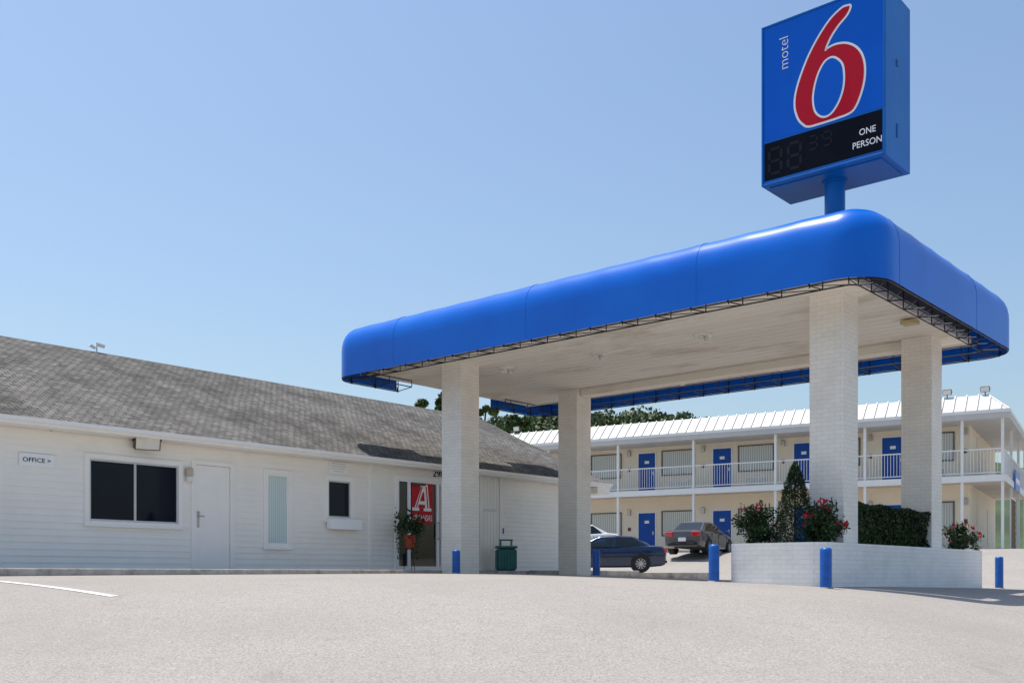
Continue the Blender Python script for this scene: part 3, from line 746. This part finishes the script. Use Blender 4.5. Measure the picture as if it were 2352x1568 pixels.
for fl,zf in enumerate(ZF):
    for k,x in enumerate((-8,-4,0,4,8,12)):
        f=MB(); frame(f,(x-.46,x+.46,zf,zf+2.05),.06,-.04,-.001,False); dd=f.build('door',M_rail,mo)
        MB().box(x-.455,x+.455,-.02,-.001,zf+.01,zf+2.045).build('door_leaf',M_mdoor,dd)
        MB().box(x-.12,x+.12,-.026,-.0205,zf+1.52,zf+1.66).build('number_plate',M_white,dd)
        MB().box(x+.32,x+.39,-.07,-.0205,zf+.93,zf+1.1).build('door_handle',M_metal,dd)
        wx0,wx1,wz0,wz1=x+.86,x+2.53,zf+.90,zf+2.08
        f=MB(); frame(f,(wx0,wx1,wz0,wz1),.05,-.05,-.001)
        ww=f.build('window',M_bronze,mo)
        MB().box(wx0,wx1,-.02,-.001,wz0,wz1).build('pane',M_curt,ww)
        g_=MB(); g_.box(x+1.15,x+2.25,-.05,-.001,zf+.12,zf+.56)
        ac=g_.build('air_conditioner',M_rail,mo)
        g_=MB(); g_.box(x+1.2,x+2.2,-.054,-.051,zf+.16,zf+.52); g_.build('grille',M_metal,ac)
        lx=x+3.02; MB().box(lx-.09,lx+.09,-.12,-.001,zf+1.95,zf+2.25).build('wall_lantern',M_metal,mo,bevel=.02)
        MB().box(lx-.08,lx+.08,-.02,-.001,zf+1.15,zf+1.33).build('wall_plate',M_maroon,mo)
for y in(3.0,7.5):
    for zf in ZF:
        f=MB(); f.box(MX1+.001,MX1+.03,y-.5,y+.5,zf,zf+2.1); f.build('service_door',M_mwall,mo)
def MW(x,y,z): return MA+Vector((.8596*x+.5106*y,-.5106*x+.8596*y,z))
for lab,x,y in(('left one of the two flood lights at the right end of the motel roof',14.4,-.8),('flood light on the motel roof corner, farthest right',15.9,-.8),('small flood light at the far left end of the motel roof',-7.2,-.8)):
    floodlight(lab,MW(x,y,7.84),A_M,1.0,tilt=.3,group='flood lights on the motel roof',up=1)
t=thing('wall_panel','small blue and white panel hung on the end railing at the right edge','panel',MW(DKX+.05,2.6,3.7),A_M)
MB().box(0,.04,0,2.6,.1,1.0).build('panel_board',M_signface,t)
MB().box(.041,.046,.3,2.3,.42,.66).build('panel_stripe',M_white,t)
t=thing('lattice_screen','brown diagonal lattice screen under the right end of the motel walkway','screen',MW(DKX-.0,.9,1.05),A_M)
b=MB(); b.box(0,.05,0,.06,0,2.3); b.box(0,.05,2.6,2.66,0,2.3); b.box(0,.05,.06,2.6,0,.06); b.box(0,.05,.06,2.6,2.24,2.3); b.build('screen_frame',M_rail,t)
b=MB()
def cl(y,z,y2,z2):
    if y<.06: z+= (.06-y)*(z2-z)/(y2-y); y=.06
    if y>2.6: z+= (2.6-y)*(z2-z)/(y2-y); y=2.6
    return y,z
for i in range(-8,18):
    for s_ in(1,-1):
        y0=i*.3; ya,za=y0,.06; yb,zb_=y0+2.18*s_,2.24
        if max(ya,yb)<=.08 or min(ya,yb)>=2.58: continue
        A_=cl(ya,za,yb,zb_);B_=cl(yb,zb_,ya,za); b.cyl((.025+.008*s_,A_[0],A_[1]),(.025+.008*s_,B_[0],B_[1]),.014,n=4)
b.build('lattice',mat('lattice_wood',(.38,.24,.15),.7),t)

# ------------------------------------------------------------------ cars
def car(label,loc,rz_,paint,L=4.6,H=1.45,Wd=.89,hatch=False):
    t=thing('parked_car',label,'car',loc,rz_,'parked cars')
    pm_=mat('car_paint',paint,.25,metal=.4 if max(paint)<.5 else 0,var=.03,coat=1)
    k=L/4.6; kh=H/1.45
    ST=[(-2.30,.78,.42,.66),(-2.26,.93,.30,.78),(-2.12,1.0,.24,.85),(-1.7,1.03,.2,.88),(-1.2,1.01,.19,.89),(-.4,.97,.18,.89),(.5,.96,.18,.89),(1.0,.95,.18,.89),(1.35,.91,.19,.89),(1.8,.83,.2,.87),(2.1,.74,.22,.82),(2.25,.62,.27,.74),(2.30,.52,.34,.64)]
    b=MB(); ns=0
    for x,tp,bt,hw in ST:
        hw*=Wd/.89; m_=(tp+bt)/2; half=[(0,bt),(hw*.8,bt),(hw*.95,bt+.06),(hw*.985,m_-.12),(hw,m_+.05),(hw*.985,tp-.16),(hw*.93,tp-.05),(hw*.8,tp-.008),(hw*.4,tp+.012),(0,tp+.018)]
        ring=[(y,z) for y,z in half]+[(-y,z) for y,z in half[-2:0:-1]]; ns=len(ring)
        for y,z in ring: b.v.append((x*k,y,z*kh))
    for i in range(len(ST)-1):
        for j in range(ns): b.f.append((i*ns+j,i*ns+(j+1)%ns,(i+1)*ns+(j+1)%ns,(i+1)*ns+j))
    b.f.append(tuple(range(ns))); b.f.append(tuple(range((len(ST)-1)*ns,len(ST)*ns)))
    b.build('body',pm_,t,smooth=40)
    zb=.955*kh; zr=H-.045
    xr,xr2,xf2,xf=(-1.85,-1.0,.2,1.2) if not hatch else (-2.1,-1.75,.15,1.15)
    xr,xr2,xf2,xf=[v*k for v in(xr,xr2,xf2,xf)]; hb=Wd*.9; hr=Wd*.68
    b=MB()
    vs=[(xr,-hb*.9,zb),(xf,-hb*.9,zb),(xf,hb*.9,zb),(xr,hb*.9,zb),((xr+xf)/2,-hb,zb),((xr+xf)/2,hb,zb),
        (xr2,-hr*.92,zr-.02),(xf2,-hr*.92,zr-.02),(xf2,hr*.92,zr-.02),(xr2,hr*.92,zr-.02),((xr2+xf2)/2,-hr,zr),((xr2+xf2)/2,hr,zr),
        (xr2,0,zr+.015),(xf2,0,zr+.02),((xr2+xf2)/2,0,zr+.045)]
    fc=[(0,4,10,6),(4,1,7,10),(2,5,11,8),(5,3,9,11),(1,2,8,13,7),(3,0,6,12,9),(6,10,14,12),(10,7,13,14),(12,14,11,9),(14,13,8,11)]
    b.add(vs,fc); cab=b.build('cabin',pm_,t,bevel=.05)
    def panel(q,u0,u1,v0,v1,name,par,m_,off=.006):
        a,b_,c,d=[Vector(x) for x in q]; nn=(b_-a).cross(d-a).normalized(); cen=(a+b_+c+d)/4
        if nn.dot(cen-Vector((0,0,.8)))<0: nn=-nn
        P=lambda u,v:(a*(1-u)+b_*u)*(1-v)+(d*(1-u)+c*u)*v+nn*off
        pts=[P(u0[0],v0),P(u1[0],v0),P(u1[1],v1),P(u0[1],v1)]
        mb=MB(); mb.quad(*pts); mb.build(name,m_,par,recalc=False)
    for s_ in(-1,1):
        qa=((xr,s_*hb*.9,zb),((xr+xf)/2,s_*hb,zb),((xr2+xf2)/2,s_*hr,zr),(xr2,s_*hr*.92,zr-.02))
        qb=(((xr+xf)/2,s_*hb,zb),(xf,s_*hb*.9,zb),(xf2,s_*hr*.92,zr-.02),((xr2+xf2)/2,s_*hr,zr))
        panel(qa,(.22,.12),(.97,.95),.04,.86,'side_window',cab,M_cglass,.008); panel(qb,(.04,.06),(.84,.92),.04,.86,'side_window',cab,M_cglass,.008)
    panel(((xf,-hb*.9,zb),(xf,hb*.9,zb),(xf2,hr*.92,zr),(xf2,-hr*.92,zr)),(.06,.06),(.94,.94),.06,.92,'windscreen',cab,M_cglass,.012)
    panel(((xr,-hb*.9,zb),(xr,hb*.9,zb),(xr2,hr*.92,zr),(xr2,-hr*.92,zr)),(.08,.08),(.92,.92),.06,.9,'rear_window',cab,M_cglass,.012)
    for x in(-1.34*k,1.38*k):
        for s_ in(-1,1):
            y=s_*(Wd-.005)
            MB().cyl((x,y-s_*.25,.35),(x,y+s_*.003,.35),.375,n=28).build('wheel_arch',M_dark,t)
            w_=MB(); w_.lathe([(.2,-.1),(.30,-.1),(.325,-.07),(.325,.07),(.30,.1),(.2,.1)],n=28)
            wh=w_.build('wheel',M_tyre,t,smooth=40,loc=(x,y-s_*.075,.325),rot=(math.pi/2,0,0))
            r=MB(); r.lathe([(.0,-s_*.05),(.20,-s_*.05)],n=24); r.lathe([(.19,-.095),(.215,-.095),(.215,.1),(.19,.1)],n=24)
            for q in range(10):
                a_=q*math.pi/5; r.obox((.11*math.cos(a_),.11*math.sin(a_),-s_*.08),(.18,.035,.03),(0,0,a_))
            r.lathe([(0,-s_*.1),(.045,-s_*.1),(.05,-s_*.05)],n=12)
            r.build('rim',M_rim,wh,smooth=30)
    for s_ in(-1,1):
        b=MB(); b.obox((-2.262*k,s_*.60*Wd/.89,.83*kh),(.10,.38,.21),(0,-.1,-s_*.22)); b.build('tail_light',M_tail,t,bevel=.03)
        b=MB(); b.obox((2.21*k,s_*.60*Wd/.89,.64*kh),(.14,.32,.13),(0,.3,s_*.4)); b.build('head_light',M_head,t,bevel=.03)
        b=MB(); b.obox((.85*k,s_*(Wd+.08),1.0*kh),(.12,.17,.12)); b.build('mirror',pm_,t,bevel=.03)
        for x in(.15,-.85): b=MB(); b.obox((x*k,s_*(Wd+.0),.86*kh),(.16,.03,.03)); b.build('door_handle',pm_,t,bevel=.008)
        for x in(1.0,-.12,-1.0): b=MB(); b.obox((x*k,s_*(Wd-.003),.62*kh),(.009,.012,.56)); b.build('door_seam',M_dark,t)
    MB().obox((-2.31*k,0,.60*kh),(.03,.34,.16)).build('number_plate',M_white,t)
    b=MB(); b.obox((-2.26*k,0,.40*kh),(.14,1.3,.10)); b.build('bumper',M_dark,t,bevel=.02)
    return t
x,y=3.62,39.4; car('dark blue sedan parked side-on behind the second canopy column',(x,y,.06),math.pi-.10,(.004,.018,.06),4.65,1.44)
x,y=8.42,45.3; car('grey sedan with red tail lights parked nose-in at the motel block',(x,y,G(x,y)),math.radians(60),(.085,.08,.08))
x,y=2.75,48.6; car('white sedan mostly hidden behind the dark blue sedan, only roof and windows showing',(x,y,G(x,y)-.05),math.pi+.1,(.8,.8,.8),4.7,1.56)

# ------------------------------------------------------------------ trees
def tree(label,loc,H,R,cz,nl,leaf,ncl=40,group=None):
    t=thing('broadleaf_tree',label,'tree',loc,0,group)
    b=MB(); b.cyl((0,0,0),(0,0,H*.5),H*.028,H*.018,10)
    cl=[]
    for i in range(ncl):
        a_=random.random()*6.28; rr=R*random.random()**.6; zz=H*cz+(H*(1-cz)-.6)*random.random()
        sh=math.sqrt(max(.05,1-((zz-H*(cz+1)/2)/(H*(1-cz)/2+.3))**2)); c=(rr*sh*math.cos(a_),rr*sh*math.sin(a_),zz); cl.append((c,random.uniform(.35,.8)*R*.36))
        if i<9: b.tube([(0,0,H*.4),(c[0]*.5,c[1]*.5,(H*.4+c[2])/2+.3),c],.06,5)
    b.build('trunk',M_bark,t)
    b=MB()
    for i in range(nl):
        c,r=random.choice(cl); d=Vector((random.gauss(0,1),random.gauss(0,1),random.gauss(0,1))).normalized()*r*random.random()**.4
        b.leaf((c[0]+d.x,c[1]+d.y,c[2]+d.z*.75),leaf*random.uniform(.6,1.2),.6)
    b.build('crown',M_leafA,t,recalc=False)
def zt_(py,Y): return (HY-py)/F*Y
gp='trees behind the office'
tree('tall dark tree rising behind the office ridge, the leftmost tree',at(1008,60,0),zt_(891,60),1.5,.4,9000,.17,46,gp)
tree('dark tree just right of the leftmost canopy column behind the office roof',at(1098,63,0),zt_(909,63),1.3,.4,7000,.17,40,gp)
tree('darker tree low behind the office roof ridge, third from the left',at(1175,72,0),zt_(938,72),2.0,.4,8000,.19,44,gp)
tree('lighter green tree between the office roof and the second column',at(1240,80,0),zt_(948,80),2.2,.4,8000,.2,44,gp)
tree('rounded tree behind the office roof between two canopy columns',at(1055,70,0),zt_(935,70),1.8,.4,7000,.18,40,gp)
def ridge(x,Y=360):
    px=CX+x/Y*F; py=interp(px,[(600,1200),(900,990),(1000,965),(1130,958),(1250,950),(1350,945),(1450,939),(1540,948),(1640,958),(1760,968),(1900,985),(2300,1020),(2900,1200)])
    return (HY-py)/F*Y-5
def hz(x,y):
    k=min(1,max(0,(y-180)/180)); k2=1 if y<380 else max(0,1-(y-380)/200); return 1+(ridge(x*360/max(y,200))-1)*(k**1.2)*k2
b=MB(); hx=rng(-120,330,10); hy=rng(170,590,15)
for y in hy:
    for x in hx: b.v.append((x,y,hz(x,y)-(.6 if y>175 else 3)))
for j in range(len(hy)-1):
    for i in range(len(hx)-1): b.f.append((j*len(hx)+i,j*len(hx)+i+1,(j+1)*len(hx)+i+1,(j+1)*len(hx)+i))
o=b.build('hills',M_hill,smooth=80); o['kind']='structure'
b=MB()
for i in range(1500):
    y=random.uniform(250,372); x=random.uniform(-60,150)*y/360; z=hz(x,y); R=random.uniform(2.2,4.2)
    for k in range(44):
        d=Vector((random.gauss(0,1),random.gauss(0,1),random.gauss(0,1))).normalized()*R*random.random()**.3
        b.leaf((x+d.x,y+d.y,z+R*.8+d.z*.8),random.uniform(.5,1.1),.7)
tag(b.build('forest',M_forest,recalc=False),'distant green wood covering the low hill behind the motel roof','wood',kind='stuff')

# ------------------------------------------------------------------ light, sky, camera
el=math.radians(72); az=Vector((LX,LY,0))*1.0+Vector((-UX,-UY,0))*.06; az.normalize()
sd=Vector((az.x*math.cos(el),az.y*math.cos(el),math.sin(el)))
l=bpy.data.lights.new('sun','SUN'); l.energy=5.0; l.angle=math.radians(.5); l.color=(1,.95,.87)
lo=bpy.data.objects.new('sun',l); C.objects.link(lo); lo.rotation_euler=sd.to_track_quat('Z','Y').to_euler(); lo.location=(0,0,50)
w=bpy.data.worlds.new('World'); bpy.context.scene.world=w; w.use_nodes=True
n=w.node_tree; bg=n.nodes['Background']; sk=n.nodes.new('ShaderNodeTexSky'); sk.sky_type='NISHITA'; sk.sun_disc=False
sk.sun_elevation=el; sk.sun_rotation=math.atan2(az.x,az.y); sk.altitude=0; sk.air_density=1.35; sk.dust_density=1.9; sk.ozone_density=4.5
n.links.new(sk.outputs[0],bg.inputs[0]); bg.inputs[1].default_value=.15
cam=bpy.data.cameras.new('camera'); co=bpy.data.objects.new('camera',cam); C.objects.link(co)
cam.lens=36*F/2352; cam.sensor_width=36; cam.shift_y=(HY-784)/2352; cam.clip_end=3000; cam.clip_start=.1
co.location=(0,0,0); co.rotation_euler=(math.pi/2,0,0); bpy.context.scene.camera=co
sc_=bpy.context.scene; sc_.view_settings.view_transform='Standard'; sc_.view_settings.look='None'; sc_.view_settings.exposure=0
